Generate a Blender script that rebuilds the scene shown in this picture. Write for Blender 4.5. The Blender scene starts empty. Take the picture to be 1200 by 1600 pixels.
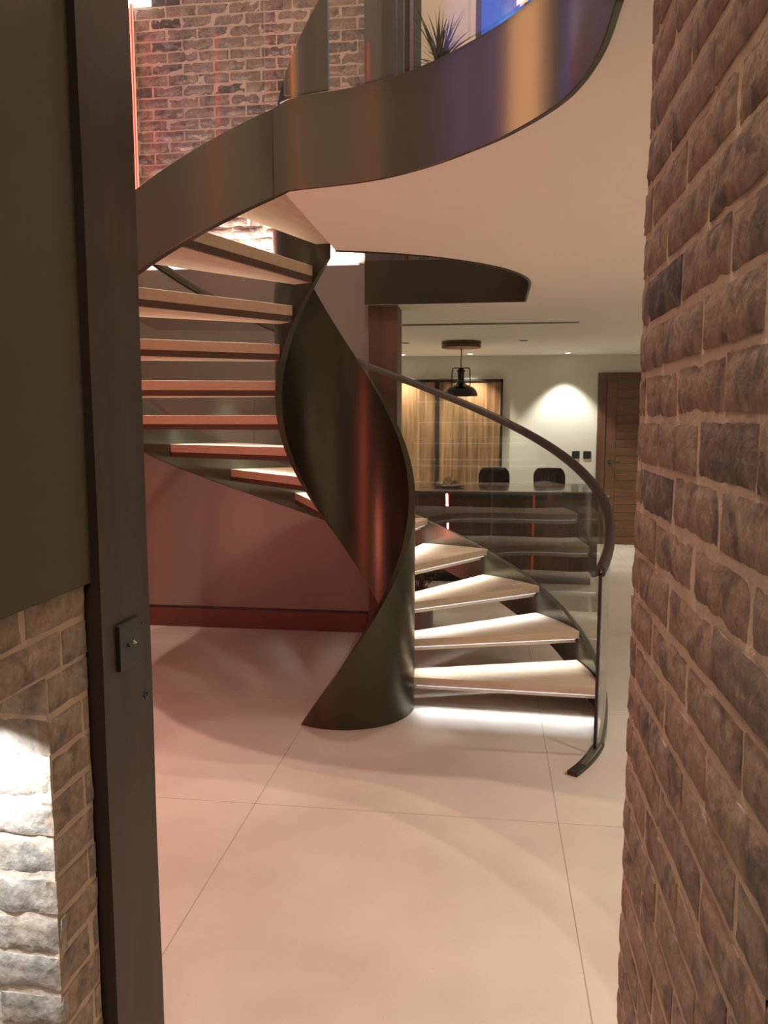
import bpy, bmesh, math, random
from mathutils import Vector, noise
random.seed(7)
PI = math.pi
R = math.radians
scene = bpy.context.scene
COL = scene.collection

# ------------------------------------------------------------------ helpers
class MB:
    """collects polygons for ONE mesh object"""
    def __init__(s): s.v = []; s.f = []; s.mi = []; s.tone = []
    def quadgrid(s, rows, closed_u=False, mi=0):
        """rows: list of lists of points (same length)"""
        b = len(s.v); n = len(rows[0])
        for r in rows: s.v += [tuple(p) for p in r]
        for i in range(len(rows)-1):
            for j in range(n if closed_u else n-1):
                k = (j+1) % n
                s.f.append((b+i*n+j, b+i*n+k, b+(i+1)*n+k, b+(i+1)*n+j)); s.mi.append(mi)
        return b
    def ngon(s, pts, mi=0):
        b = len(s.v); s.v += [tuple(p) for p in pts]
        s.f.append(tuple(range(b, b+len(pts)))); s.mi.append(mi)
    def box(s, x0, x1, y0, y1, z0, z1, mi=0):
        b = len(s.v)
        s.v += [(x0,y0,z0),(x1,y0,z0),(x1,y1,z0),(x0,y1,z0),(x0,y0,z1),(x1,y0,z1),(x1,y1,z1),(x0,y1,z1)]
        for q in ((0,3,2,1),(4,5,6,7),(0,1,5,4),(1,2,6,5),(2,3,7,6),(3,0,4,7)):
            s.f.append(tuple(b+i for i in q)); s.mi.append(mi)
    def tube(s, path, r, n=10, mi=0, cap=True):
        path = [Vector(p) for p in path]; rings = []
        rr = r if isinstance(r, (list, tuple)) else [r]*len(path)
        ref = None
        for i, p in enumerate(path):
            t = (path[min(i+1, len(path)-1)] - path[max(i-1, 0)]).normalized()
            if ref is None:
                ref = Vector((0,0,1)) if abs(t.z) < .9 else Vector((1,0,0))
            a = (ref - t*ref.dot(t)).normalized(); c = t.cross(a); ref = a
            rings.append([p + rr[i]*(math.cos(2*PI*k/n)*a + math.sin(2*PI*k/n)*c) for k in range(n)])
        s.quadgrid(rings, True, mi)
        if cap:
            s.ngon(list(reversed(rings[0])), mi); s.ngon(rings[-1], mi)
    def lathe(s, prof, c=(0,0,0), n=28, mi=0):
        rings = [[(c[0]+r*math.cos(2*PI*k/n), c[1]+r*math.sin(2*PI*k/n), c[2]+z) for k in range(n)] for r, z in prof]
        s.quadgrid(rings, True, mi)
    def prism(s, poly, z0, z1, mi=0):
        n = len(poly)
        s.ngon([(x,y,z0) for x,y in reversed(poly)], mi); s.ngon([(x,y,z1) for x,y in poly], mi)
        for i in range(n):
            a, b = poly[i], poly[(i+1)%n]
            s.ngon([(a[0],a[1],z0),(b[0],b[1],z0),(b[0],b[1],z1),(a[0],a[1],z1)], mi)
    def build(s, name, mats, parent=None, smooth=False, bevel=0, weld=True, tone=None, angle=35, local=None):
        me = bpy.data.meshes.new(name)
        off = local or (0,0,0)
        me.from_pydata([(x-off[0],y-off[1],z-off[2]) for x,y,z in s.v], [], s.f)
        if not isinstance(mats, (list, tuple)): mats = [mats]
        for m in mats: me.materials.append(m)
        me.polygons.foreach_set('material_index', s.mi)
        if tone is not None:
            at = me.attributes.new('tone', 'FLOAT', 'FACE'); at.data.foreach_set('value', tone)
        if weld:
            bm = bmesh.new(); bm.from_mesh(me)
            bmesh.ops.remove_doubles(bm, verts=bm.verts, dist=1e-5)
            bmesh.ops.recalc_face_normals(bm, faces=bm.faces)
            bm.to_mesh(me); bm.free()
        if smooth:
            me.polygons.foreach_set('use_smooth', [True]*len(me.polygons))
            try: me.set_sharp_from_angle(angle=R(angle))
            except Exception: pass
        o = bpy.data.objects.new(name, me); COL.objects.link(o)
        if parent: o.parent = parent
        elif local: o.location = local
        if bevel:
            b = o.modifiers.new('bevel', 'BEVEL'); b.width = bevel; b.segments = 2
            b.limit_method = 'ANGLE'; b.angle_limit = R(40)
        return o

def tag(o, label=None, cat=None, group=None, kind=None):
    if label: o['label'] = label
    if cat: o['category'] = cat
    if group: o['group'] = group
    if kind: o['kind'] = kind
    return o
def struct(o): o['kind'] = 'structure'; return o
def empty(name, loc, label, cat, group=None, rz=0):
    o = bpy.data.objects.new(name, None); COL.objects.link(o)
    o.empty_display_size = .1; o.location = loc; o.rotation_euler[2] = rz
    return tag(o, label, cat, group)

# ------------------------------------------------------------------ materials
def new_mat(name):
    m = bpy.data.materials.new(name); m.use_nodes = True
    nt = m.node_tree; return m, nt, nt.nodes['Principled BSDF']
def N(nt, t, **kw):
    n = nt.nodes.new(t)
    for k, v in kw.items(): setattr(n, k, v)
    return n
def pmat(name, col, rough=.5, metal=0, nscale=0, namt=.0, bump=0, spec=.5, coat=0):
    m, nt, p = new_mat(name)
    p.inputs['Base Color'].default_value = (*col, 1); p.inputs['Roughness'].default_value = rough
    p.inputs['Metallic'].default_value = metal; p.inputs['Specular IOR Level'].default_value = spec
    p.inputs['Coat Weight'].default_value = coat
    if nscale:
        tc = N(nt, 'ShaderNodeTexCoord'); no = N(nt, 'ShaderNodeTexNoise')
        no.inputs['Scale'].default_value = nscale; no.inputs['Detail'].default_value = 6
        nt.links.new(tc.outputs['Object'], no.inputs['Vector'])
        mx = N(nt, 'ShaderNodeMix', data_type='RGBA')
        mx.inputs['A'].default_value = (*[c*(1-namt) for c in col], 1); mx.inputs['B'].default_value = (*[min(1, c*(1+namt)) for c in col], 1)
        nt.links.new(no.outputs['Fac'], mx.inputs['Factor']); nt.links.new(mx.outputs['Result'], p.inputs['Base Color'])
        if bump:
            b = N(nt, 'ShaderNodeBump'); b.inputs['Strength'].default_value = bump; b.inputs['Distance'].default_value = .01
            nt.links.new(no.outputs['Fac'], b.inputs['Height']); nt.links.new(b.outputs['Normal'], p.inputs['Normal'])
    return m
def wood(name, dark, light, stretch=(1,1,.06), scale=14, rough=.45, fine=60, contrast=(.3,.7), coat=0):
    m, nt, p = new_mat(name)
    tc = N(nt, 'ShaderNodeTexCoord'); mp = N(nt, 'ShaderNodeMapping'); mp.inputs['Scale'].default_value = stretch
    nt.links.new(tc.outputs['Object'], mp.inputs['Vector'])
    n1 = N(nt, 'ShaderNodeTexNoise'); n1.inputs['Scale'].default_value = scale; n1.inputs['Detail'].default_value = 5; n1.inputs['Distortion'].default_value = .6
    n2 = N(nt, 'ShaderNodeTexNoise'); n2.inputs['Scale'].default_value = fine; n2.inputs['Detail'].default_value = 3
    nt.links.new(mp.outputs[0], n1.inputs['Vector']); nt.links.new(mp.outputs[0], n2.inputs['Vector'])
    ad = N(nt, 'ShaderNodeMath', operation='MULTIPLY_ADD'); ad.inputs[1].default_value = .35
    nt.links.new(n2.outputs['Fac'], ad.inputs[0]); 
    ml = N(nt, 'ShaderNodeMath', operation='MULTIPLY'); ml.inputs[1].default_value = .65
    nt.links.new(n1.outputs['Fac'], ml.inputs[0]); nt.links.new(ml.outputs[0], ad.inputs[2])
    cr = N(nt, 'ShaderNodeValToRGB'); cr.color_ramp.elements[0].position = contrast[0]; cr.color_ramp.elements[1].position = contrast[1]
    cr.color_ramp.elements[0].color = (*dark, 1); cr.color_ramp.elements[1].color = (*light, 1)
    nt.links.new(ad.outputs[0], cr.inputs['Fac']); nt.links.new(cr.outputs['Color'], p.inputs['Base Color'])
    p.inputs['Roughness'].default_value = rough; p.inputs['Coat Weight'].default_value = coat
    b = N(nt, 'ShaderNodeBump'); b.inputs['Strength'].default_value = .12; b.inputs['Distance'].default_value = .004
    nt.links.new(ad.outputs[0], b.inputs['Height']); nt.links.new(b.outputs['Normal'], p.inputs['Normal'])
    return m
def emit(name, col, strength):
    m, nt, p = new_mat(name)
    p.inputs['Base Color'].default_value = (*col, 1)
    p.inputs['Emission Color'].default_value = (*col, 1); p.inputs['Emission Strength'].default_value = strength
    return m
def brick_mat(name, reds, greys, dark, pale, pale_amt=.35):
    m, nt, p = new_mat(name)
    tc = N(nt, 'ShaderNodeTexCoord'); at = N(nt, 'ShaderNodeAttribute', attribute_name='tone')
    r1 = N(nt, 'ShaderNodeValToRGB'); e = r1.color_ramp.elements
    e[0].position = 0; e[0].color = (*dark, 1); e[1].position = 1; e[1].color = (*reds, 1)
    k = e.new(.18); k.color = (*greys, 1); k = e.new(.55); k.color = (*[.5*(a+b) for a, b in zip(reds, greys)], 1)
    nt.links.new(at.outputs['Fac'], r1.inputs['Fac'])
    def ns(sc, lo, hi, det=6, dist=0):
        n = N(nt, 'ShaderNodeTexNoise'); n.inputs['Scale'].default_value = sc; n.inputs['Detail'].default_value = det; n.inputs['Distortion'].default_value = dist
        nt.links.new(tc.outputs['Object'], n.inputs['Vector'])
        mr = N(nt, 'ShaderNodeMapRange'); mr.inputs[1].default_value = lo; mr.inputs[2].default_value = hi
        nt.links.new(n.outputs['Fac'], mr.inputs[0]); return n, mr
    _, a = ns(12, .50, .64, 8, 1.0); _, b = ns(17, .50, .68, 9, 1.2); nf, c = ns(70, .3, .7, 8)
    m1 = N(nt, 'ShaderNodeMix', data_type='RGBA'); m1.inputs['B'].default_value = (*dark, 1)
    sc = N(nt, 'ShaderNodeMath', operation='MULTIPLY'); sc.inputs[1].default_value = .7
    nt.links.new(a.outputs[0], sc.inputs[0]); nt.links.new(sc.outputs[0], m1.inputs['Factor']); nt.links.new(r1.outputs['Color'], m1.inputs['A'])
    m2 = N(nt, 'ShaderNodeMix', data_type='RGBA'); m2.inputs['B'].default_value = (*pale, 1)
    sd = N(nt, 'ShaderNodeMath', operation='MULTIPLY'); sd.inputs[1].default_value = pale_amt
    nt.links.new(b.outputs[0], sd.inputs[0]); nt.links.new(sd.outputs[0], m2.inputs['Factor']); nt.links.new(m1.outputs['Result'], m2.inputs['A'])
    m3 = N(nt, 'ShaderNodeMix', data_type='RGBA', blend_type='MULTIPLY'); m3.inputs['Factor'].default_value = .35
    nt.links.new(m2.outputs['Result'], m3.inputs['A']); nt.links.new(c.outputs[0], m3.inputs['B'])
    nt.links.new(m3.outputs['Result'], p.inputs['Base Color']); p.inputs['Roughness'].default_value = .85
    bp = N(nt, 'ShaderNodeBump'); bp.inputs['Strength'].default_value = .5; bp.inputs['Distance'].default_value = .006
    nt.links.new(nf.outputs['Fac'], bp.inputs['Height']); nt.links.new(bp.outputs['Normal'], p.inputs['Normal'])
    return m
def glass_mat(name, tint=(.93,.96,.94)):
    m = bpy.data.materials.new(name); m.use_nodes = True; nt = m.node_tree; nt.nodes.clear()
    out = N(nt, 'ShaderNodeOutputMaterial'); mx = N(nt, 'ShaderNodeMixShader'); tr = N(nt, 'ShaderNodeBsdfTransparent'); gl = N(nt, 'ShaderNodeBsdfGlossy')
    fr = N(nt, 'ShaderNodeFresnel'); ge = N(nt, 'ShaderNodeNewGeometry'); mr = N(nt, 'ShaderNodeMapRange'); mr.inputs[3].default_value = 1.5; mr.inputs[4].default_value = 1/1.5
    nt.links.new(ge.outputs['Backfacing'], mr.inputs[0]); nt.links.new(mr.outputs[0], fr.inputs['IOR'])
    tr.inputs['Color'].default_value = (*tint, 1); gl.inputs['Roughness'].default_value = .0; gl.inputs['Color'].default_value = (1,1,1,1)
    nt.links.new(fr.outputs[0], mx.inputs[0]); nt.links.new(tr.outputs[0], mx.inputs[1]); nt.links.new(gl.outputs[0], mx.inputs[2])
    nt.links.new(mx.outputs[0], out.inputs[0]); return m
def floor_mat():
    m, nt, p = new_mat('porcelain_floor')
    tc = N(nt, 'ShaderNodeTexCoord'); sx = N(nt, 'ShaderNodeSeparateXYZ'); nt.links.new(tc.outputs['Object'], sx.inputs[0])
    def line(sock, off):
        a = N(nt, 'ShaderNodeMath', operation='SUBTRACT'); a.inputs[1].default_value = off; nt.links.new(sock, a.inputs[0])
        w = N(nt, 'ShaderNodeMath', operation='PINGPONG'); w.inputs[1].default_value = .6; nt.links.new(a.outputs[0], w.inputs[0])
        l = N(nt, 'ShaderNodeMath', operation='LESS_THAN'); l.inputs[1].default_value = .0017; nt.links.new(w.outputs[0], l.inputs[0]); return l
    lx = line(sx.outputs['X'], -.917+1.2*0); ly = line(sx.outputs['Y'], 2.962)
    mxm = N(nt, 'ShaderNodeMath', operation='MAXIMUM'); nt.links.new(lx.outputs[0], mxm.inputs[0]); nt.links.new(ly.outputs[0], mxm.inputs[1])
    n1 = N(nt, 'ShaderNodeTexNoise'); n1.inputs['Scale'].default_value = 2.2; n1.inputs['Detail'].default_value = 8
    n2 = N(nt, 'ShaderNodeTexNoise'); n2.inputs['Scale'].default_value = 90; n2.inputs['Detail'].default_value = 2
    nt.links.new(tc.outputs['Object'], n1.inputs['Vector']); nt.links.new(tc.outputs['Object'], n2.inputs['Vector'])
    cr = N(nt, 'ShaderNodeValToRGB'); cr.color_ramp.elements[0].position = .3; cr.color_ramp.elements[1].position = .72
    cr.color_ramp.elements[0].color = (.42,.365,.32,1); cr.color_ramp.elements[1].color = (.52,.465,.41,1)
    nt.links.new(n1.outputs['Fac'], cr.inputs[0])
    sp = N(nt, 'ShaderNodeMapRange'); sp.inputs[1].default_value = .7; sp.inputs[2].default_value = .8; sp.inputs[3].default_value = 0; sp.inputs[4].default_value = .45
    nt.links.new(n2.outputs['Fac'], sp.inputs[0])
    m1 = N(nt, 'ShaderNodeMix', data_type='RGBA'); m1.inputs['B'].default_value = (.2,.16,.13,1)
    nt.links.new(sp.outputs[0], m1.inputs['Factor']); nt.links.new(cr.outputs[0], m1.inputs['A'])
    m2 = N(nt, 'ShaderNodeMix', data_type='RGBA'); m2.inputs['B'].default_value = (.26,.21,.17,1)
    nt.links.new(mxm.outputs[0], m2.inputs['Factor']); nt.links.new(m1.outputs['Result'], m2.inputs['A'])
    nt.links.new(m2.outputs['Result'], p.inputs['Base Color']); p.inputs['Roughness'].default_value = .42
    p.inputs['Specular IOR Level'].default_value = .35
    return m

M = dict(
    bronze=pmat('bronze_shaded_metal', (.062,.056,.037), .29, .75, 3, .05),  # shaded copy of the stair bronze, darkened for the inner ribbon
    bronze_lit=pmat('bronze_lit_metal', (.135,.138,.107), .22, .55, 3, .05),  # lit copy of the same bronze, lightened for outer band and fascia
    bronze_dark=pmat('dark_bronze_metal', (.06,.052,.036), .42, .8, 3, .06),
    rail=wood('bronzed_handrail_metal', (.045,.034,.025), (.060,.046,.034), (1,1,1), 4, .6),
    oak=wood('pale_oak', (.50,.40,.29), (.64,.53,.41), (.16,1,1), 24, .5, 90),
    lath=wood('shaded_oak', (.07,.042,.030), (.105,.065,.046), (.2,1,1), 24, .55),  # oak darkened to stand in for shade on the lower rear tread edge
    glass=glass_mat('balustrade_glass'),
    led=emit('led_strip_light', (.72,.84,.95), .75),
    plaster=pmat('white_plaster', (.81,.79,.72), .9, 0, 6, .02),
    plaster_wall=pmat('satin_wall_plaster', (.185,.155,.135), .32, 0, 5, .03),
    plaster_olive=pmat('olive_taupe_plaster', (.090,.076,.050), .8, 0, 8, .05, .05),
    dining_wall=pmat('dining_wall_paint', (.62,.60,.52), .85, 0, 5, .02),
    cream=pmat('upper_cream_paint', (.66,.55,.455), .85, 0, 5, .03),
    timber=wood('dark_timber', (.024,.015,.010), (.058,.037,.025), (1,1,.05), 12, .48, 50),
    timber_red=wood('reddish_dark_timber', (.055,.025,.016), (.11,.052,.034), (1,1,.05), 12, .45, 50),
    skirting=wood('dark_red_skirting_timber', (.07,.024,.017), (.115,.042,.028), (.05,1,1), 12, .35, 50),
    walnut=wood('walnut_veneer', (.10,.052,.028), (.42,.255,.14), (1,1,.03), 20, .35, 110, (.36,.64)),
    walnut_door=wood('walnut_door', (.09,.042,.022), (.17,.085,.045), (.06,1,1), 18, .4, 60),
    walnut_frame=wood('walnut_frame', (.075,.035,.02), (.14,.07,.04), (1,1,.06), 18, .4, 60),
    island=wood('dark_walnut_panel', (.035,.018,.013), (.085,.042,.028), (1,1,.04), 14, .22, 50, coat=.4),
    top=pmat('polished_stone_top', (.20,.15,.11), .12, 0, 4, .35, 0, .6),
    black=pmat('black_satin', (.012,.012,.013), .35),
    black_edge=pmat('black_stone_edge', (.02,.022,.024), .25),
    enamel=pmat('black_enamel', (.010,.011,.011), .18, 0, spec=.6),
    fabric=pmat('charcoal_upholstery', (.022,.024,.030), .8, 0, 60, .3, .3),
    slate=pmat('dark_slate_panel', (.075,.068,.065), .32, .2, 5, .25),
    chrome=pmat('brushed_chrome', (.55,.53,.5), .25, 1),
    white=pmat('white_trim', (.8,.8,.78), .5),
    lamp=emit('downlight_lens', (1,.93,.80), 14),
    red=emit('red_neon', (1,.045,.03), 16),
    red_dim=emit('red_neon_dimmed', (1,.05,.03), 5),
    floor=floor_mat(),
    mortar=pmat('lime_mortar', (.62,.49,.385), .95, 0, 45, .12, .5),
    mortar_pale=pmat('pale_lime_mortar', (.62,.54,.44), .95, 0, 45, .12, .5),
    brick=brick_mat('reclaimed_brick', (.42,.28,.22), (.35,.26,.21), (.11,.095,.088), (.54,.43,.35), .5),
    brick_left=brick_mat('beige_reclaimed_brick', (.42,.31,.23), (.38,.31,.25), (.17,.145,.125), (.55,.46,.37), .45),
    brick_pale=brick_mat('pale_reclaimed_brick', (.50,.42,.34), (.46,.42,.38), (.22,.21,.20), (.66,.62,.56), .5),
    brick_up=brick_mat('upper_reclaimed_brick', (.38,.245,.19), (.27,.195,.16), (.085,.07,.066), (.54,.44,.38), .5),
    leaf=pmat('dark_leaf', (.030,.034,.022), .5, 0, 12, .4),
    stem=pmat('dry_stem', (.16,.10,.055), .8, 0, 20, .4),
    pot=pmat('grey_glazed_pot', (.20,.18,.18), .3, 0, 6, .1),
    shell=pmat('pale_shell', (.62,.50,.36), .5, 0, 60, .3),
    shell_red=pmat('russet_shell', (.36,.13,.06), .5, 0, 60, .3),
    shell_dark=pmat('dark_backed_shell', (.10,.07,.05), .5, 0, 60, .3),
    dish=pmat('dark_green_dish', (.10,.115,.09), .3),
    card=pmat('switch_black', (.018,.020,.020), .4),
)

# ------------------------------------------------------------------ setting
HC = 2.32      # ceiling of the ground floor
HU = 2.602     # upper floor level
YB = 10.07     # dining back wall
XL = -2.62     # stair hall left wall
b = MB(); b.box(-3.2,3.2,-1.2,10.3,-.1,0); struct(b.build('floor', M['floor']))

CX, CY = -.746, 4.118
RO, RI = 1.36, .363
def pol(az, r): return (CX + r*math.cos(R(az)), CY + r*math.sin(R(az)))
RIS, DAZ, A1 = .1735, 19.45, -2.3
def NL(az): return RIS*(1 + (az-A1)/DAZ)

# plan of the slab edge round the stair well
near = [(-.725,3.756),(-.64,3.782),(-.565,3.808),(-.49,3.838),(-.416,3.876),(-.35,3.912),(-.29,3.95),(-.21,4.01),(-.135,4.076),(-.05,4.16),(.036,4.265),(.10,4.37),(.155,4.49),(.20,4.63),(.221,4.78),(.225,4.92)]
fascia = [(-.746,2.758),(-.69,2.738),(-.637,2.722),(-.57,2.708),(-.506,2.694),(-.45,2.678),(-.394,2.658),(-.33,2.628),(-.262,2.588),(-.20,2.538),(-.137,2.48),(-.08,2.425),(-.023,2.362),(.046,2.28),(.11,2.185),(.164,2.075),(.198,1.955),(.215,1.85),(.222,1.74),(.222,1.62),(.222,1.43)]
def smooth_path(P, k=4):
    out = []
    for i in range(len(P)-1):
        p0, p1, p2, p3 = P[max(0, i-1)], P[i], P[i+1], P[min(len(P)-1, i+2)]
        for j in range(k):
            t = j/k
            out.append(tuple(.5*(2*b_+(c_-a_)*t+(2*a_-5*b_+4*c_-d_)*t*t+(3*b_-a_-3*c_+d_)*t**3) for a_, b_, c_, d_ in zip(p0, p1, p2, p3)))
    return out+[P[-1]]
near = smooth_path(near); fascia = fascia[:3] + smooth_path(smooth_path(fascia[3::2], 8), 1)
poly = near + [(.225,5.5),(-.86,5.5),(-.86,5.68),(-3.1,5.68),(-3.1,10.2),(3.1,10.2),(3.1,1.40),(.222,1.40)] + list(reversed(fascia[1:-1])) + [(-.72,2.76)]
b = MB(); b.prism(poly, HC, HU)
ob = b.build('ceiling', M['plaster'])
bm = bmesh.new(); bm.from_mesh(ob.data); bmesh.ops.triangulate(bm, faces=[f for f in bm.faces if len(f.verts) > 4]); bm.to_mesh(ob.data); bm.free()
struct(ob)
# bronze lining of the well's far edges
def strip(path, th, z0, z1, mb=None, side=1):
    """vertical band of thickness th following a plan path"""
    mb = mb or MB(); rows = []
    for i, p in enumerate(path):
        a = Vector(path[max(0, i-1)]); c = Vector(path[min(len(path)-1, i+1)])
        t = (c-a).normalized(); n = Vector((-t.y, t.x))*side
        q = Vector(p) + n*th
        rows.append([(p[0],p[1],z0),(q.x,q.y,z0),(q.x,q.y,z1),(p[0],p[1],z1)])
    mb.quadgrid(rows, True); mb.ngon(rows[0]); mb.ngon(list(reversed(rows[-1])))
    return mb
lin = near + [(.225,5.2),(.225,5.49),(.215,5.5),(-.3,5.5),(-.86,5.5)]
struct(strip(lin, .012, HC-.006, HU, side=1).build('trim_1', M['bronze_dark'], smooth=True))
# slot above: ceilings of the upper storey and outer walls
b = MB(); b.box(-3.1,3.1,1.4,7.6,7.5,7.6); struct(b.build('ceiling_upper', M['plaster']))
b = MB(); b.box(XL-.1,XL,1.40,5.70,0,7.5); struct(b.build('wall_left', M['plaster_wall']))
b = MB(); b.box(-3.1,-3.0,5.7,10.2,0,HC); struct(b.build('wall_dining_left', M['dining_wall']))
b = MB(); b.box(3.0,3.1,1.4,10.2,0,HC); b.box(3.0,3.1,1.4,7.6,HU,7.5); struct(b.build('wall_right', M['dining_wall']))
b = MB(); b.box(-3.1,3.1,YB,YB+.1,0,HC); struct(b.build('wall_back', M['dining_wall']))
b = MB(); b.box(XL,-.845,5.60,5.80,0,2.60); struct(b.build('wall_stair_back', M['plaster_wall'])); b = MB(); b.box(-.845,-.655,5.84,5.95,0,HC); struct(b.build('trim_5', M['dining_wall']))
b = MB(); b.box(XL,-.86,5.578,5.60,0,.140); struct(b.build('baseboard_back', M['skirting']))
b = MB(); b.box(XL,-.86,5.586,5.60,.140,.155); struct(b.build('trim_shadow_gap', M['black']))  # black stands in for the shade of the gap above the skirting
b = MB(); b.box(-.66,3.0,7.5,7.6,HU,4.3); b.box(-.66,-.18,7.5,7.6,4.3,7.5); b.box(.75,3.0,7.5,7.6,4.3,7.5); b.box(-.18,.75,7.5,7.6,5.7,7.5)
struct(b.build('wall_upper_back', M['cream']))
# blue lit window of the upper storey
b = MB()
for x0,x1,z0,z1 in ((-.18,-.13,4.3,5.7),(.70,.75,4.3,5.7),(-.13,.70,4.3,4.35),(-.13,.70,5.65,5.7),(.24,.27,4.35,5.65)): b.box(x0,x1,7.50,7.58,z0,z1)
win = struct(b.build('window_1', M['slate']))
b = MB(); b.box(-.13,.70,7.55,7.56,4.35,5.65)
def neon_window():
    m, nt, p = new_mat('blue_evening_glazing')
    tc = N(nt,'ShaderNodeTexCoord'); w = N(nt,'ShaderNodeTexNoise'); w.inputs['Scale'].default_value = 4; nt.links.new(tc.outputs['Object'], w.inputs['Vector'])
    cr = N(nt,'ShaderNodeValToRGB'); cr.color_ramp.elements[0].position=.4; cr.color_ramp.elements[1].position=.62
    cr.color_ramp.elements[0].color=(.03,.12,.62,1); cr.color_ramp.elements[1].color=(.10,.26,.85,1); nt.links.new(w.outputs['Fac'], cr.inputs[0])
    nt.links.new(cr.outputs[0], p.inputs['Emission Color']); p.inputs['Emission Strength'].default_value = .8; p.inputs['Base Color'].default_value=(.02,.03,.06,1); p.inputs['Roughness'].default_value=.1
    return m
M['blue'] = neon_window(); M['violet'] = emit('violet_evening_glazing', (.16,.14,.60), .75)
b.build('pane', M['blue'], win)

# ------------------------------------------------------------------ brickwork
def brickwork(place, u0, u1, w0, w1, wa, ua, alt, mats, name, res=.022, rough=.0035, L=.2125, H=.0625, J=.0125, depth=.05, mort=-.0016, ends=True, seed=1, bow=0):
    rnd = random.Random(seed); mb = MB(); tone = []
    def nz(u, w, s, k): return noise.noise(Vector((u*s+k*7.3, w*s-k*3.1, k*1.7)))
    P = H+J
    # mortar bed
    nu = max(2, int((u1-u0)/(res*1.1))); nw = max(2, int((w1-w0)/(res*1.1)))
    rows = []
    for i in range(nw+1):
        w = w0+(w1-w0)*i/nw
        rows.append([place(u0+(u1-u0)*j/nu, w, mort + .0009*nz(u0+(u1-u0)*j/nu, w, 45, 2) + .001*nz(u0+(u1-u0)*j/nu, w, 12, 5)) for j in range(nu+1)])
    f0 = len(mb.f); mb.quadgrid(rows, mi=1); tone += [.5]*(len(mb.f)-f0)
    r0 = int(math.floor((w0-wa)/P))-1; r1 = int(math.ceil((w1-wa)/P))+1
    for r in range(r0, r1):
        wb = wa + r*P + J/2; wt = wb + H
        if wb >= w1-.01 or wt <= w0+.01: continue
        wb2, wt2 = max(wb, w0), min(wt, w1)
        off = ua + (alt if r % 2 else 0)
        k0 = int(math.floor((u0-off)/(L+J)))-1; k1 = int(math.ceil((u1-off)/(L+J)))+1
        for k in range(k0, k1):
            a = off + k*(L+J) + J/2; c = a + L
            if a >= u1-.008 or c <= u0+.008: continue
            a2, c2 = max(a, u0), min(c, u1)
            jit = lambda s: rnd.uniform(-s, s)
            lo, hi = wb2+jit(.0025), wt2+jit(.0025); le, ri = a2+jit(.003), c2+jit(.003)
            if a2 == u0: le = u0
            if c2 == u1: ri = u1 + (jit(.004) if ends else 0)
            pr = .0028+rnd.uniform(-.0010, .0018); tl = jit(.002); t = min(1, max(0, rnd.gauss(.55, .28)))
            n1 = max(3, int((ri-le)/res)); n2 = max(3, int((hi-lo)/res)); k_ = rnd.uniform(0, 50)
            rows = []
            for i in range(n2+3):
                row = []
                for j in range(n1+3):
                    ej = 0 < j < n1+2; ei = 0 < i < n2+2
                    fu = min(max((j-1)/n1, 0), 1); fw = min(max((i-1)/n2, 0), 1)
                    u = le+(ri-le)*fu; w = lo+(hi-lo)*fw
                    n = pr + tl*(fw-.5)*.4 + rough*nz(u, w, 26, k_) + rough*.7*nz(u, w, 70, k_)
                    e = min(fu*(ri-le), (1-fu)*(ri-le), fw*(hi-lo), (1-fw)*(hi-lo))
                    if e < .004: n -= .0035
                    # wobble of the arrises
                    if fu in (0, 1): u += .002*nz(u, w, 60, k_+3)
                    if fw in (0, 1): w += .002*nz(u, w, 40, k_+9)
                    if not (ej and ei): n = -depth if (j == n1+2 and ri > u1-.001) or not ends else -.02
                    row.append(place(u, w, n))
                rows.append(row)
            f0 = len(mb.f); mb.quadgrid(rows); tone += [t]*(len(mb.f)-f0)
    return mb, tone
# right reveal: face looks to -X
pr = lambda u, w, n: (.252-n, u, w)
mb, tn = brickwork(pr, .70, 1.42, 0, 2.75, 1.54, 1.137+.005, .103, None, 'wall_right_reveal', res=.012, rough=.0018, depth=.10, seed=3)
f0 = len(mb.f); mb.box(.262,.50,.705,1.41,0,2.75, mi=1); mb.box(.252,.262,1.385,1.392,0,2.75,mi=1); tn += [.5]*(len(mb.f)-f0)
struct(mb.build('wall_right_reveal', [M['brick'], M['mortar']], weld=False, tone=tn, smooth=True, angle=50))
# right jamb's end face towards the camera
pf = lambda u, w, n: (u, .70-n, w)
mb, tn = brickwork(pf, .256, .80, 0, 2.75, 1.54, .256-.005, .11, None, 'x', res=.025, depth=.02, seed=5)
struct(mb.build('wall_right_end', [M['brick_pale'], M['mortar_pale']], weld=False, tone=tn, smooth=True, angle=50))
# left reveal: face looks to +X
pl = lambda u, w, n: (-.764+n, u, w)
mb, tn = brickwork(pl, 1.262, 1.405, 0, 1.09, 1.54, 1.262-.11, .11, None, 'x', res=.012, rough=.0018, depth=.04, seed=8)
mb2, tn2 = brickwork(pl, .30, 1.405, 1.09, 1.232, 1.54, 1.262-.11-.06, .11, None, 'x', res=.012, rough=.0018, depth=.04, seed=11)
f0 = len(mb.f); base = len(mb.v)
mb.v += mb2.v; mb.f += [tuple(i+base for i in f) for f in mb2.f]; mb.mi += mb2.mi; tn += tn2
f0 = len(mb.f); mb.box(-1.30,-.768,.30,1.40,1.095,2.75,mi=1); mb.box(-1.30,-.770,1.268,1.40,0,1.095,mi=1); mb.box(-1.30,-1.2,.3,1.268,0,1.095,mi=1); tn += [.5]*(len(mb.f)-f0)
struct(mb.build('wall_left_reveal', [M['brick_left'], M['mortar']], weld=False, tone=tn, smooth=True, angle=50))
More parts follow.
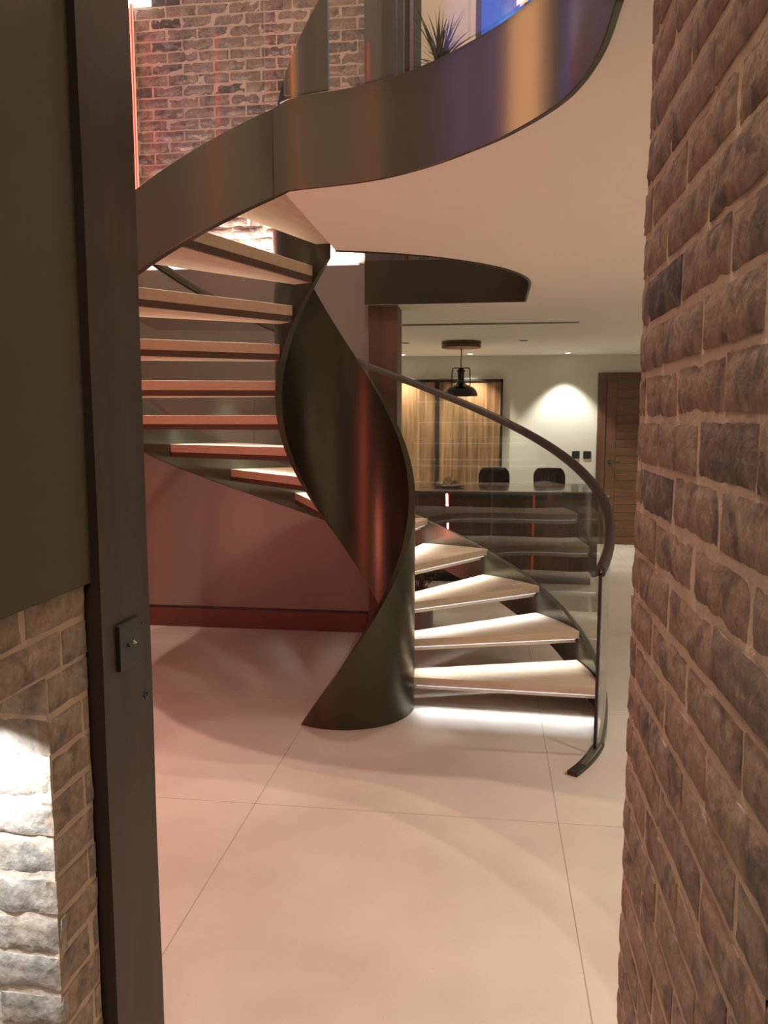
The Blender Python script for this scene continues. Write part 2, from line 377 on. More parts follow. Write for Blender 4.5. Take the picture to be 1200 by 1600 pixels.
# front face of the left jamb inside the niche
pn = lambda u, w, n: (u, 1.264-n, w)
mb, tn = brickwork(pn, -1.2, -.764, 0, 1.088, 1.54, -.764-.225+.005, .09, None, 'x', res=.010, rough=.0035, depth=.02, seed=14)
struct(mb.build('wall_niche', [M['brick_pale'], M['mortar_pale']], weld=False, tone=tn, smooth=True, angle=50))
b = MB(); b.box(-.770,-.752,.30,1.418,1.228,2.75); struct(b.build('wall_left_plaster', M['plaster_olive'], bevel=.004))
# wall between the passage and the hall, out of frame
b = MB(); b.box(.50,3.1,1.30,1.40,0,7.5); b.box(XL-.1,-1.30,1.30,1.40,0,7.5); struct(b.build('wall_front', M['dining_wall']))
# upper brick wall over the stair
pu = lambda u, w, n: (u, 5.66-n, w)
mb, tn = brickwork(pu, XL+.01, -.86, 2.58, 7.48, 1.54, XL, .1125, None, 'x', res=.03, rough=.005, depth=.03, seed=21, mort=-.0016)
f0 = len(mb.f); mb.box(XL,-.86,5.67,5.80,2.60,7.5,mi=1); tn += [.5]*(len(mb.f)-f0)
struct(mb.build('wall_upper_brick', [M['brick_up'], M['mortar']], weld=False, tone=tn, smooth=True, angle=50))

# ------------------------------------------------------------------ timber posts, jambs
def rough_post(name, x0, x1, y0, y1, z0, z1, mat, seed, amp=.003):
    mb = MB(); rows = []
    nz = int((z1-z0)/.07)
    pts = []
    for (xa,ya),(xb,yb) in (((x0,y0),(x1,y0)),((x1,y0),(x1,y1)),((x1,y1),(x0,y1)),((x0,y1),(x0,y0))):
        for k in range(4): pts.append((xa+(xb-xa)*k/4, ya+(yb-ya)*k/4))
    for i in range(nz+1):
        z = z0+(z1-z0)*i/nz; row = []
        for x, y in pts:
            v = Vector((x*9+seed, y*9, z*2.3))
            row.append((x+amp*noise.noise(v), y+amp*noise.noise(v+Vector((9,4,1))), z))
        rows.append(row)
    mb.quadgrid(rows, True); mb.ngon(list(reversed(rows[0]))); mb.ngon(rows[-1])
    return mb
po = rough_post('timber_post', -.860,-.736,1.412,1.632,0,2.75, M['timber'], 3).build('timber_post', M['timber'], smooth=True)
tag(po, 'dark stained timber post at the left of the doorway beside pale brick', 'post')
for y, z, r in ((1.586,1.107,.007),(1.600,.943,.010)):
    b = MB(); b.lathe([(0,0),(r,0),(r,.004),(r*.55,.004),(r*.5,.0015),(0,.0015)], n=14)
    q = b.build('peg', M['timber_red'] if r < .008 else M['black_edge'], po, smooth=True); q.rotation_euler = (0, R(90), 0); q.location = (-.7385, y, z)
po2 = rough_post('timber_post', -.845,-.645,5.56,5.83,0,HC, M['timber_red'], 9).build('timber_post', M['timber_red'], smooth=True)
tag(po2, 'reddish brown timber post at the end of the wall behind the stair', 'post')
b = MB(); b.box(-.86,-.655,5.5,5.62,HU,7.5); b.box(-.64,-.60,5.5,5.56,HU,7.5); struct(b.build('trim_3', M['slate']))
b = MB(); b.box(-.655,-.60,5.9,6.15,HU,7.5); struct(b.build('trim_4', M['timber_red']))

# switch plate on the post
sw = empty('switch_plate', (-.7355,1.516,1.082), 'square black switch plate with two toggles on the dark timber door post', 'light switch')
b = MB(); b.box(0,.009,-.048,.048,-.047,.047); b.build('plate', M['card'], sw, bevel=.0015)
for dy in (-.012,.012):
    b = MB(); b.tube([(.009,dy,0),(.0105,dy,0)], .005, 12); b.tube([(.0105,dy,0),(.015,dy,-.003)], [.0018,.0024], 10)
    b.build('toggle', M['chrome'] if dy > 0 else M['black'], sw, smooth=True)

# ------------------------------------------------------------------ the spiral staircase
st = empty('spiral_staircase', (CX,CY,0), 'spiral staircase with bronze metal bands, pale oak treads and curved glass', 'staircase')
def helix(r0, r1, zlo, zhi, a0, a1, n):
    mb = MB(); rows = []
    for i in range(n+1):
        a = a0+(a1-a0)*i/n; lo, hi = zlo(a), zhi(a)
        if hi < lo+1e-4: hi = lo+1e-4
        rows.append([(r*math.cos(R(a)), r*math.sin(R(a)), z) for r, z in ((r0,lo),(r1,lo),(r1,hi),(r0,hi))])
    mb.quadgrid(rows, True); mb.ngon(rows[0]); mb.ngon(list(reversed(rows[-1])))
    return mb
# inner ribbon
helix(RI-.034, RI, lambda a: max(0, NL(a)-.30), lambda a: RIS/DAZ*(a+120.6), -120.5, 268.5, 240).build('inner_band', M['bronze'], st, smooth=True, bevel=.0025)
# outer stringer
def s_hi(a): return max(NL(a)-.018, .035*min(1, (a+34)/9.0)) if a < -18 else NL(a)-.018
helix(RO-.03, RO, lambda a: max(0, NL(a)-.305), s_hi, -33, 270, 220).build('outer_band', M['bronze_lit'], st, smooth=True, bevel=.002)
# fascia of the landing, continuing the band
loc = [(x-CX, y-CY) for x, y in fascia]
fz = MB(); rows = []
for i, p in enumerate(loc):
    t = (Vector(loc[min(len(loc)-1, i+1)])-Vector(loc[max(0, i-1)])).normalized()
    if i == 0: t = Vector((1, 0))
    q = (p[0]+t.y*.004, p[1]-t.x*.004); e = (p[0]-t.y*.012, p[1]+t.x*.012)
    if i == 0: q, e = (0, -RO), (0, -RO+.03)
    zt = (NL(270)-.018, HU-.004, HU+.002)[i] if i < 3 else HU+.004
    zb = NL(270)-.305 if i == 0 else HC-.012
    rows.append([(e[0],e[1],zb),(q[0],q[1],zb),(q[0],q[1],zt),(e[0],e[1],zt)])
fz.quadgrid(rows, True); fz.ngon(rows[0]); fz.ngon(list(reversed(rows[-1])))
fz.build('landing_fascia', M['bronze_lit'], st, smooth=True, bevel=.002)
# glass: four panels up the flight, two along the landing
GB, GT = -.02, .872
for a0, a1 in ((-21.5,55.2),(55.5,127.2),(127.5,198.2),(198.5,268.8)):
    helix(RO-.020, RO-.010, lambda a: max(.034, NL(a)+GB), lambda a: NL(a)+GT, a0, a1, 60).build('glass_panel', M['glass'], st, smooth=True)
fp = []
for i in range(1, len(loc)):
    t = (Vector(loc[min(len(loc)-1, i+1)])-Vector(loc[i-1])).normalized(); fp.append((loc[i][0]+t.y*.010, loc[i][1]-t.x*.010))
# dark sealed edge of the first pane and the shoe it stands in
helix(RO-.0215, RO-.0085, lambda a: .034, lambda a: NL(a)+GT-.02, -22.3, -21.6, 2).build('edge_seal', M['black'], st)
helix(RO-.045, RO+.004, lambda a: .0, lambda a: .020, -33.2, -17, 24).build('base_shoe', M['bronze_dark'], st, smooth=True, bevel=.003)
strip(fp[:36], .010, HU+.005, HU+.90, side=-1).build('glass_panel', M['glass'], st, smooth=True)
strip(fp[35:], .010, HU+.005, HU+.90, side=-1).build('glass_panel', M['glass'], st, smooth=True)
# handrail: slotted profile swept over the glass
def sweep_rail(pts, nrm):
    prof = [(-.0065,-.034),(-.0065,-.004),(.0065,-.004),(.0065,-.034),(.018,-.034),(.0215,-.030),(.0215,.002),(.017,.010),(.008,.0135),(-.008,.0135),(-.017,.010),(-.0215,.002),(-.0215,-.030),(-.018,-.034)]
    mb = MB(); rows = []
    for p, n in zip(pts, nrm): rows.append([(p[0]+n[0]*u, p[1]+n[1]*u, p[2]+w) for u, w in prof])
    mb.quadgrid(rows, True); mb.ngon(rows[0]); mb.ngon(list(reversed(rows[-1]))); return mb
az = [-22.5+(268.8+22.5)*i/150 for i in range(151)]
pts = [((RO-.015)*math.cos(R(a)), (RO-.015)*math.sin(R(a)), NL(a)+GT+.010) for a in az]; nr = [(math.cos(R(a)), math.sin(R(a))) for a in az]
for i in range(1, len(fp)):
    t = (Vector(fp[min(i+1, len(fp)-1)])-Vector(fp[i-1])).normalized()
    pts.append((fp[i][0]-t.y*.005, fp[i][1]+t.x*.005, HU+.91)); nr.append((t.y, -t.x))
sweep_rail(pts, nr).build('handrail', M['rail'], st, smooth=True, angle=50)
# treads
NT = 14
def tread(a0):
    """profile swept from inner to outer radius; local frame of the stair, z=0 is the walking surface"""
    mb = MB(); R0, R1 = RI-.006, RO-.036
    def pt(r, t, z):   # t = (angle fraction mode) degrees after nosing plus metres
        a = a0 + t[0] + math.degrees(t[1]/r)
        return (r*math.cos(R(a)), r*math.sin(R(a)), z)
    W = DAZ
    prof = [((0,0),0),((0,0),-.042),((0,.048),-.042),((0,.048),-.078),((W,.012),-.078),((W,.012),-.048),((W,.030),-.048),((W,.030),0)]
    rows = []
    for r in [R0+(R1-R0)*i/8 for i in range(9)]:
        row = []
        for t, z in prof: row.append(pt(r, t, z))
        # subdivide the long top and bottom across the angle so that the outer end follows the band
        out = []
        for i in range(len(row)):
            out.append(row[i])
            if i in (3, 7):
                t0, z0 = prof[i]; t1, z1 = prof[(i+1) % len(prof)]
                for k in range(1, 6):
                    f = k/6; out.append(pt(r, (t0[0]+(t1[0]-t0[0])*f, t0[1]+(t1[1]-t0[1])*f), z0+(z1-z0)*f))
        rows.append(out)
    mb.quadgrid(rows, True); mb.ngon(rows[0]); mb.ngon(list(reversed(rows[-1])))
    la = MB(); R1b = R1-.004  # dark strip added where the lower rear edge is shaded
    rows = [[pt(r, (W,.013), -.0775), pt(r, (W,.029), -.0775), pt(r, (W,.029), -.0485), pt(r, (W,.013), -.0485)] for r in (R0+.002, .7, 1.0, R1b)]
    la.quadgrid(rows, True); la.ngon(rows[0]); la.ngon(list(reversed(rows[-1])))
    le = MB()
    rows = [[pt(r, (0,.014), -.0505), pt(r, (0,.036), -.0505), pt(r, (0,.036), -.0422), pt(r, (0,.014), -.0422)] for r in (R0+.02, .7, 1.0, R1-.02)]
    le.quadgrid(rows, True); le.ngon(rows[0]); le.ngon(list(reversed(rows[-1])))
    return mb, la, le
LEDW = 1.5
mb, la, le = tread(0)
t0 = mb.build('tread', M['oak'], st, bevel=.002); l0 = la.build('back_shade_strip', M['lath'], t0); e0 = le.build('led_strip', M['led'], t0)
for k in range(NT):
    if k == 0: t, e = t0, e0
    else:
        t = t0.copy(); COL.objects.link(t); t.parent = st
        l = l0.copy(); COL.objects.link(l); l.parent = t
        e = e0.copy(); COL.objects.link(e); e.parent = t
    a = A1+DAZ*k; t.rotation_euler = (0, 0, R(a)); t.location = (0, 0, RIS*(k+1))
    ld = bpy.data.lights.new('led_light', 'AREA'); ld.shape = 'RECTANGLE'; ld.size = .935; ld.size_y = .012; ld.energy = LEDW
    ld.color = (1,.97,.86) if k % 2 else (.93,.98,1.0); ld.spread = R(88)
    lo = bpy.data.objects.new('led_light', ld); COL.objects.link(lo)
    # strip lies along the radius, looks down and a little forward of the nosing
    r = .85; aa = a + math.degrees(.02/r); x, y = pol(aa, r)
    lo.location = (x, y, RIS*(k+1)-.054)
    lo.rotation_euler = (0, 0, 0)
    rad = Vector((math.cos(R(a)), math.sin(R(a)), 0)); fwd = Vector((math.sin(R(a)), -math.cos(R(a)), 0))
    dirn = (Vector((0,0,-1)) + fwd*.45).normalized()
    zc = -dirn; xc = rad; yc = zc.cross(xc)
    from mathutils import Matrix
    lo.matrix_world = Matrix(((xc.x,yc.x,zc.x,lo.location[0]),(xc.y,yc.y,zc.y,lo.location[1]),(xc.z,yc.z,zc.z,lo.location[2]),(0,0,0,1)))

# ------------------------------------------------------------------ dining room
# walnut cupboard in the back wall
cu = empty('walnut_cupboard', (-.66,YB,0), 'tall walnut cupboard with two doors in a dark frame on the dining wall', 'cupboard')
b = MB()
for x0,x1,z0,z1 in ((-.81,-.785,0,2.03),(.785,.81,0,2.03),(-.81,.81,2.005,2.03),(-.022,.022,0,2.005),(-.81,.81,0,.06)): b.box(x0,x1,-.05,0,z0,z1)
b.build('frame', M['black_edge'], cu)
for x0,x1 in ((-.783,-.024),(.024,.783)):
    b = MB(); b.box(x0,x1,-.035,-.004,.062,2.003); b.build('door', M['walnut'], cu, bevel=.003)
# door
dr = MB()
dr.box(1.295,1.395,YB-.03,YB,0,2.10); dr.box(2.185,2.285,YB-.03,YB,0,2.10); dr.box(1.395,2.185,YB-.03,YB,2.0,2.10)
door = struct(dr.build('door_1', M['walnut_frame'], bevel=.003))
b = MB(); b.box(1.40,1.52,YB-.022,YB-.002,0,1.995); b.box(2.06,2.18,YB-.022,YB-.002,0,1.995)
for i in range(20): b.box(1.522,2.058,YB-.022,YB-.002,.003+i*.0997,.0997+i*.0997-.004)
b.build('door_leaf', M['walnut_door'], door, bevel=.002)
b = MB(); b.tube([(1.455,YB-.022,1.02),(1.455,YB-.028,1.02)], .026, 16); b.tube([(1.455,YB-.028,1.02),(1.455,YB-.07,1.02),(1.462,YB-.075,1.02),(1.575,YB-.075,1.02)], .009, 10)
b.build('door_handle', M['black_edge'], door, smooth=True)
b = MB(); b.tube([(1.455,YB-.022,.60),(1.455,YB-.030,.60)], .012, 12); b.build('keyhole', M['chrome'], door, smooth=True)
for x, lb in ((1.050,'left one of two black light switches on the dining wall'),(1.186,'right one of two black light switches, nearer the walnut door')):
    s = empty('light_switch', (x,YB,1.103), lb, 'light switch', 'black switches on the dining wall')
    b = MB(); b.box(-.046,.046,-.010,0,-.046,.046); b.build('plate', M['card'], s, bevel=.002)
    b = MB(); b.box(-.016,.016,-.016,-.010,-.028,.028); b.build('rocker', M['black'], s, bevel=.002)
# ceiling fittings
def downlight(x, y, lb, power, ang, blend, col=(1,.93,.80), lit=True, tilt=(0,0)):
    d = empty('downlight', (x,y,HC), lb, 'ceiling light', 'recessed downlights' if lit else 'unlit round ceiling fittings')
    b = MB(); b.lathe([(.030,-.001),(.045,-.004),(.048,0)], n=24); b.lathe([(.030,-.001),(.030,-.0005)], n=24); b.build('ring', M['white'] if lit else M['slate'], d, smooth=True)
    b = MB(); b.lathe([(0,-.0015),(.031,-.0015)], n=24); b.build('lens', M['lamp'] if lit else M['black'], d)
    if power:
        ld = bpy.data.lights.new('downlight_and_fill','SPOT'); ld.energy = power; ld.spot_size = R(ang); ld.spot_blend = blend; ld.color = col; ld.shadow_soft_size = .025
        o = bpy.data.objects.new('downlight_and_fill', ld); COL.objects.link(o); o.location = (x,y,HC-.02); o.rotation_euler = (tilt[0],tilt[1],0)
downlight(.895,9.78,'lit downlight above the bright patch on the bare dining wall',115,84,.5,(1,.97,.88))
downlight(-.254,9.80,'lit downlight over the right cupboard door, behind the pendant',120,96,.7,(1,.86,.66))
downlight(-1.071,9.80,'lit downlight over the left cupboard door, next to the post',150,96,.7,(1,.86,.66))
downlight(-.88,8.31,'small unlit ceiling fitting left of the pendant lamp',0,0,0,lit=False)
downlight(.316,8.20,'small unlit ceiling fitting right of the pendant lamp',0,0,0,lit=False)
sl = empty('slot_diffuser', (0,6.72,HC), 'long thin slot diffuser in the dining ceiling', 'air vent')
b = MB(); b.box(-1.1,.70,-.035,-.026,-.006,0); b.box(-1.1,.70,.026,.035,-.006,0); b.box(.69,.70,-.035,.035,-.006,0); b.build('frame', M['pot'], sl)
b = MB(); b.box(-1.1,.69,-.026,.026,-.002,-.0005); b.build('slot', M['black'], sl)
# island
IX0, IX1, IY0, IY1, IH = -1.75, 1.03, 7.42, 8.40, .88
isl = empty('kitchen_island', (-.4,7.9,0), 'long dining island with polished stone top and dark walnut panelled front', 'kitchen island')
ox, oy = -.4, 7.9
b = MB(); b.box(IX0-ox,IX1-ox,IY0-oy,IY1-oy,IH-.012,IH); b.build('worktop', M['top'], isl, bevel=.003)
b = MB(); b.box(IX0-ox,IX1-ox,IY0-oy+.004,IY1-oy,IH-.075,IH-.0125); b.build('top_edge', M['black_edge'], isl, bevel=.003)
b = MB(); b.box(IX0-ox+.06,IX1-ox-.08,IY0-oy+.10,IY1-oy-.30,.0,.08); b.build('plinth', M['black'], isl)
xs = [IX0+.03,-1.05,-.40,.33,IX1-.03]
for x0, x1 in zip(xs, xs[1:]):
    b = MB(); b.box(x0-ox+.002,x1-ox-.002,IY0-oy+.06,IY0-oy+.08,.08,IH-.0755); b.build('front_panel', M['island'], isl, bevel=.002)
b = MB(); b.box(xs[0]-ox+.003,xs[-1]-ox-.003,IY0-oy+.081,IY1-oy-.30,.08,IH-.0755); b.build('carcass', M['island'], isl)
# chairs
def shell_back(w, h, ribs):
    mb = MB(); n, m = 24, 12; F=[]; B=[]
    for i in range(m+1):
        fz = i/m; z = .0 + h*fz; rf=[]; rb=[]
        ww = w*(1 if fz < .75 else math.sqrt(max(0.02, 1-((fz-.75)/.25)**2*.45)))
        for j in range(n+1):
            u = 2*j/n-1; x = u*ww/2; y = .05 - .05*u*u*1.2 + .06*fz
            rb_ = (.006*abs(math.sin(u*PI*4.5)) if ribs else 0)
            rf.append((x, y-.022-rb_, z)); rb.append((x, y+.022, z))
        F.append(rf); B.append(list(rf[::-1]))
        F[-1] = rf + rb[::-1]
    mb.quadgrid(F, True); mb.ngon(list(reversed(F[0]))); mb.ngon(F[-1]); return mb
def chair(x, lb, ribs):
    c = empty('dining_chair', (x,8.62,0), lb, 'chair', 'chairs behind the island')
    b = shell_back(.335,.36,ribs); o = b.build('backrest', M['fabric'], c, smooth=True, angle=60); o.location = (0,.10,.655)
    b = MB(); b.box(-.19,.19,-.2,.17,.60,.67); b.build('seat', M['fabric'], c, bevel=.025)
    for sx in (-1,1):
        for sy in (-1,1):
            b = MB(); b.tube([(sx*.15,sy*.13-.015,.60),(sx*.19,sy*.19-.015,0)], [.014,.010], 8); b.build('leg', M['black'], c, smooth=True)
    b = MB(); q=[(-.172,-.17,.27),(.172,-.17,.27),(.172,.15,.27),(-.172,.15,.27),(-.172,-.17,.27)]; b.tube(q,.007,8); b.build('foot_ring', M['black'], c, smooth=True)
chair(.05,'dark chair with smooth upholstered back behind the island, left of the other',False)
chair(.64,'dark chair with ribbed upholstered back in front of the bright wall patch',True)
# dish with shells
dx, dy = -.385, 7.78
d = empty('serving_dish', (dx,dy,IH), 'shallow dark green dish of seashells on the island top', 'dish')
b = MB(); b.lathe([(0,.0),(.09,.0),(.13,.008),(.15,.018),(.152,.021),(.148,.021),(.128,.012),(.09,.006),(0,.006)], n=36); b.build('bowl', M['dish'], d, smooth=True)
def snail(x, y, z, s, m, lb):
    o = empty('snail_shell', (x,y,z), lb, 'seashell', 'seashells on the dish'); mb = MB(); path=[]; rr=[]
    for i in range(60):
        t = i/59; a = t*2*PI*2.6; r = s*(.12+.62*(1-t)); 
        path.append((r*math.cos(a)*.9, -.3*s*t, s*.62+r*math.sin(a)*.9)); rr.append(s*(.30*(1-t)+.06))
    mb.tube(path, rr, 10); mb.build('whorl', m, o, smooth=True, angle=80); return o
snail(dx-.02,dy-.01,IH+.028,.052,M['shell'],'round spiral snail shell standing tallest on the green dish')
def valve(name, x, y, z, s, m, lb, rz, sq=.45, cat='seashell'):
    o = MB(); rows=[]
    for i in range(9):
        f = i/8; row=[]
        for j in range(17):
            a = PI*(j/16-.5)*1.25; rr = s*f*(1+.04*math.cos(j*PI)); row.append((rr*math.cos(a)-s*.5, rr*math.sin(a), s*sq*(1-f*f)*1.0+.0))
        rows.append(row)
    under = [[(p[0],p[1],p[2]*.7-.002) for p in r] for r in reversed(rows)]
    o.quadgrid(rows+under); ob = o.build(name, m, smooth=True, angle=60); ob.location=(x,y,z); ob.rotation_euler[2]=rz
    return tag(ob, lb, cat, 'seashells on the dish')
valve('scallop_shell',dx-.098,dy-.035,IH+.022,.060,M['shell_dark'],'flat dark edged shell at the left of the green dish',.4,.3)
valve('clam_shell',dx-.075,dy+.055,IH+.022,.045,M['shell'],'pale clam shell lying behind the flat dark edged shell',2.2,.6)
valve('scallop_shell',dx+.065,dy+.035,IH+.022,.050,M['shell_red'],'russet shell beside the spiral snail shell',1.2,.9)
for i,(ax,ay,s) in enumerate(((.0,-.075,.022),(.035,-.06,.020),(.062,-.045,.024),(.095,-.02,.026),(.075,.05,.022),(.11,.02,.018))):
    o = MB(); o.lathe([(0,0),(s*.6,.002),(s,.4*s),(s*.8,.75*s),(s*.3,.95*s),(0,s)], n=12)
    ob = o.build('pebble', M['shell'], smooth=True, angle=80); ob.location=(dx+ax,dy+ay,IH+.013); ob.scale=(1,.8,1)
    tag(ob,'small pale shell pebble among those at the right of the green dish','seashell','small shell pebbles on the dish')
# pendant lamp
px, py = -.303, 8.25
pn_ = empty('pendant_lamp', (px,py,HC), 'black enamel pendant lamp hanging from a round walnut ceiling rose', 'lamp')
b = MB(); b.lathe([(0,0),(.198,0),(.198,-.024),(.185,-.026),(.185,-.034),(.198,-.036),(.198,-.062),(0,-.062)], n=48); b.build('ceiling_rose', M['walnut_frame'], pn_, smooth=True)
b = MB(); b.tube([(0,0,-.06),(.003,0,-.13),(-.002,0,-.19),(0,0,-.26)], .006, 8); b.build('cord', M['stem'], pn_, smooth=True)
b = MB(); b.lathe([(0,-.265),(.018,-.268),(.030,-.275),(.046,-.290),(.046,-.297),(.034,-.302),(.032,-.350),(.034,-.405),(.050,-.425),(.085,-.440),(.120,-.455),(.150,-.480),(.165,-.510),(.172,-.545),(.168,-.545),(.150,-.485),(.115,-.460),(.045,-.432),(0,-.43)], n=48)
b.build('lamp_shade', M['enamel'], pn_, smooth=True, angle=50)
b = MB(); pts=[(-.092,0,-.445),(-.093,0,-.40),(-.090,0,-.29)]+[(-.090+.020-.020*math.cos(t*PI/8),0,-.285+.022*math.sin(t*PI/8)) for t in range(1,5)]
pts += [(-p[0],0,p[2]) for p in reversed(pts)]; b.tube(pts,.0055,8); b.build('yoke', M['enamel'], pn_, smooth=True)
b = MB(); b.lathe([(0,-.52),(.02,-.515),(.032,-.49),(.02,-.455),(0,-.45)], n=16); b.build('bulb', M['white'], pn_, smooth=True)

# ------------------------------------------------------------------ plants
def leaf_blade(mb, base, ang, tilt, L, w, droop, z0=0):
    rows=[]; n=8; p=Vector(base); d=Vector((math.cos(ang)*math.sin(tilt), math.sin(ang)*math.sin(tilt), math.cos(tilt))); side=Vector((-math.sin(ang),math.cos(ang),0))
    for i in range(n+1):
        f=i/n; ww=w*(math.sin(PI*min(.999,(f*.9+.1)))**.8)*(1-f*.55)
        if f>.95: ww=.0008
        up=side.cross(d).normalized()
        rows.append([tuple(p-side*ww/2),tuple(p+up*-.15*ww),tuple(p+side*ww/2),tuple(p+up*.05*ww)])
        p=p+d*(L/n); d=(d+Vector((math.cos(ang)*.25,math.sin(ang)*.25,-1))*droop/n).normalized()
    mb.quadgrid(rows,True)
up = empty('spiky_plant',(-.42,6.3,HU+.003),'dark spiky leaved plant on the upper floor against the cream wall','potted plant')
b=MB(); b.lathe([(0,0),(.13,0),(.17,.40),(.165,.42),(.15,.42),(.145,.38),(0,.38)],n=28); b.build('pot',M['pot'],up,smooth=True)
b=MB(); b.tube([(0,0,.36),(.01,.0,.8),(-.005,0,1.2),(0,0,1.55)],[.03,.026,.024,.03],10); b.build('trunk',M['stem'],up,smooth=True)
b=MB(); rnd=random.Random(4)
for i in range(85):
    leaf_blade(b,(rnd.uniform(-.02,.02),rnd.uniform(-.02,.02),1.50+rnd.uniform(0,.10)),rnd.uniform(0,2*PI),R(rnd.choice((rnd.uniform(3,40),rnd.uniform(25,85)))),rnd.uniform(.26,.42),rnd.uniform(.015,.024),rnd.uniform(.1,.55))
b.build('foliage',M['leaf'],up,smooth=True)
dp = empty('potted_plant',(-.495,5.74,0),'small dry twiggy plant in a grey pot behind the lower stair treads','potted plant')
b=MB(); b.lathe([(0,0),(.085,0),(.10,.02),(.10,.30),(.094,.305),(.088,.30),(.088,.26),(0,.26)],n=28); b.build('pot',M['pot'],dp,smooth=True)
b=MB(); rnd=random.Random(9); lf=MB()
for i in range(40):
    a=rnd.uniform(0,2*PI); s=rnd.uniform(.03,.13); z=rnd.uniform(.36,.58)
    q=[(0.02*math.cos(a),.02*math.sin(a),.25),(.5*s*math.cos(a),.5*s*math.sin(a),.25+.6*(z-.25)),(s*math.cos(a+.3),s*math.sin(a+.3),z)]
    b.tube(q,[.003,.0025,.001],5)
    for k in range(6):
        f=rnd.uniform(.4,1); p0=Vector(q[1]).lerp(Vector(q[2]),f)
        leaf_blade(lf,p0,rnd.uniform(0,2*PI),R(rnd.uniform(20,120)),rnd.uniform(.02,.045),.012,.4)
b.build('twigs',M['stem'],dp,smooth=True); lf.build('foliage',M['leaf'],dp,smooth=True)

# ------------------------------------------------------------------ red neon lines and other lamps of the hall
def neon(x, y, z0, z1, lb, mat=None, rz=0):
    o = empty('neon_line', (x,y,z0), lb, 'neon light', 'red neon lines in the hall corners', R(rz))
    h = z1-z0
    b=MB(); b.box(-.012,.012,.006,.012,0,h); b.build('channel',M['slate'],o)
    for dx_ in (-.009,.009):
        b=MB(); b.tube([(dx_,0,.0),(dx_,0,h)],.0045,8); b.build('tube',mat or M['red'],o,smooth=True)
neon(-2.495,5.57,2.604,5.6,'thin red neon line running up the left end of the brick wall')
neon(-1.95,1.412,0,3.6,'thin red neon line on the front wall behind the door post',M['red_dim'],180)
neon(-2.585,3.02,0,.80,'short red neon line low on the left wall beside the stair',M['red_dim'],90)
neon(-2.585,5.28,0,1.2,'short red neon line low on the left wall near the back corner',M['red_dim'],90)
# white wall lamp at the top of the brick wall
wl = empty('wall_lamp',(-2.47,5.60,4.38),'white box lamp at the top left of the brick wall','lamp')
b=MB(); b.prism([(-.10,-.12),(.03,-.12),(.10,-.02),(.10,.03),(-.10,.03)],-.0,.25); b.build('shade',emit('white_lamp_shade',(1,.95,.9),1.6),wl,bevel=.006)
# led uplight lying on the wall ledge
ul = MB(); ul.box(-2.46,-.92,5.608,5.628,2.601,2.612); ulo = ul.build('led_strip', M['led'])
tag(ulo,'white led strip on the ledge at the foot of the upper brick wall','led light')

def area(name, loc, rot, sx, sy, power, col, spread=180):
    ld=bpy.data.lights.new(name,'AREA'); ld.shape='RECTANGLE'; ld.size=sx; ld.size_y=sy; ld.energy=power; ld.color=col; ld.spread=R(spread)
    o=bpy.data.objects.new(name,ld); COL.objects.link(o); o.location=loc; o.rotation_euler=rot; return o
def spot(name, loc, rot, ang, blend, power, col, soft=.03):
    ld=bpy.data.lights.new(name,'SPOT'); ld.energy=power; ld.spot_size=R(ang); ld.spot_blend=blend; ld.color=col; ld.shadow_soft_size=soft
    o=bpy.data.objects.new(name,ld); COL.objects.link(o); o.location=loc; o.rotation_euler=rot; return o
area('brick_uplight',(-1.7,5.618,2.618),(R(180),0,0),1.5,.012,62,(1,.86,.77))
spot('niche_spot',(-.94,1.10,1.085),(0,0,0),126,.10,26,(.92,.97,1.0))
# glow of the neon in the front left corner
def aim(o, target):
    o.rotation_euler = (Vector(target)-o.location).to_track_quat('-Z','Y').to_euler()
aim(area('neon_glow',(-1.95,1.44,.95),(0,0,0),.02,1.6,12,(1,.11,.10)),(-1.3,4.6,1.0))
aim(area('neon_glow',(-2.56,3.02,.42),(0,0,0),.05,.7,14,(1,.24,.20)),(-1.2,3.6,.0))
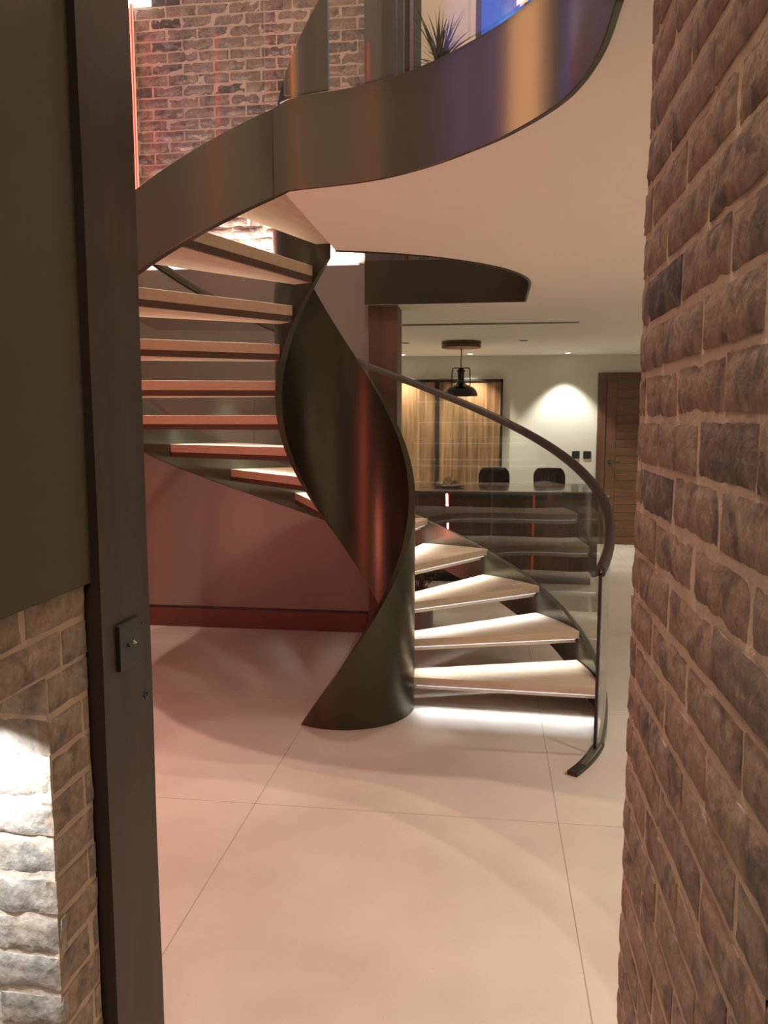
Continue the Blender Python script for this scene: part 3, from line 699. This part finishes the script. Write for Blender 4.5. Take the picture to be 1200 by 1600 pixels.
# windows and a warm lamp on the left wall of the upper hall
for n_,(y0,y1) in enumerate(((2.50,2.95),(4.45,5.35))):
    b = MB()
    for a0,a1,z0,z1 in ((y0-.05,y0,2.9,4.6),(y1,y1+.05,2.9,4.6),(y0,y1,2.9,2.95),(y0,y1,4.55,4.6)): b.box(XL,XL+.03,a0,a1,z0,z1)
    wn = struct(b.build('window_%d'%(n_+2), M['slate'])); b = MB(); b.box(XL+.004,XL+.01,y0,y1,2.95,4.55); b.build('pane', M['violet'], wn)
wa = empty('wall_lamp',(XL,3.28,3.0),'tall amber tube lamp on the left wall of the upper hall','lamp')
b=MB(); b.box(0,.03,-.05,.05,.1,1.3); b.build('backplate',M['slate'],wa)
b=MB(); b.tube([(.09,0,0),(.09,0,1.4)],.05,20); b.build('shade',emit('amber_lamp_shade',(1,.46,.22),20),wa,smooth=True)
# unseen spots added as fill under ceiling parts hidden from the camera
for q in ((1.9,2.3,190),(2.3,3.6,150),(1.5,4.9,12),(2.2,6.4,60),(2.2,8.6,120),(-2.2,7.0,110),(-2.2,9.0,130)):
    ld=spot('downlight_and_fill',(q[0],q[1],HC-.02),(0,0,0),120,.8,q[2],(1,.88,.72))
# ceiling lamps of the upper hall, with added fill for hall and passage
spot('hall_lamp_and_fill',(-.17,1.89,7.4),(0,0,0),90,.5,390,(1,.78,.60),.03)
spot('hall_lamp_and_fill',(-.40,1.50,7.4),(0,0,0),90,.5,390,(1,.78,.60),.03)
area('hall_ceiling_light',(-1.4,3.4,7.4),(0,0,0),.8,.8,50,(1,.80,.66))
aim(spot('hall_lamp_and_fill',(-2.1,1.75,6.5),(0,0,0),50,.7,650,(1,.72,.62),.05),(-1.7,3.3,0))  # unseen spot added to brighten the floor left of the stair
area('upper_room_light',(.8,6.2,7.3),(0,0,0),.5,.5,125,(1,.74,.58))
area('passage_fill_light',(-.25,-.3,2.7),(0,0,0),.5,.5,16,(1,.72,.52))  # unseen light added to brighten the brick reveals and near floor

# ------------------------------------------------------------------ world, camera, view
w = bpy.data.worlds.new('world'); scene.world = w; w.use_nodes = True
bg = w.node_tree.nodes['Background']; bg.inputs[0].default_value = (1,.72,.55,1); bg.inputs[1].default_value = .06
cam = bpy.data.cameras.new('camera'); co = bpy.data.objects.new('camera', cam); COL.objects.link(co)
cam.sensor_fit = 'VERTICAL'; cam.sensor_height = 36; cam.sensor_width = 27; cam.lens = 36*1245/1600; cam.clip_start = .02
co.location = (0,0,1.54); co.rotation_euler = (R(90-6.64), 0, R(7.55)); scene.camera = co
vs = scene.view_settings; vs.view_transform = 'Standard'; vs.look = 'None'; vs.exposure = 0; vs.gamma = 1; vs.use_curve_mapping = False
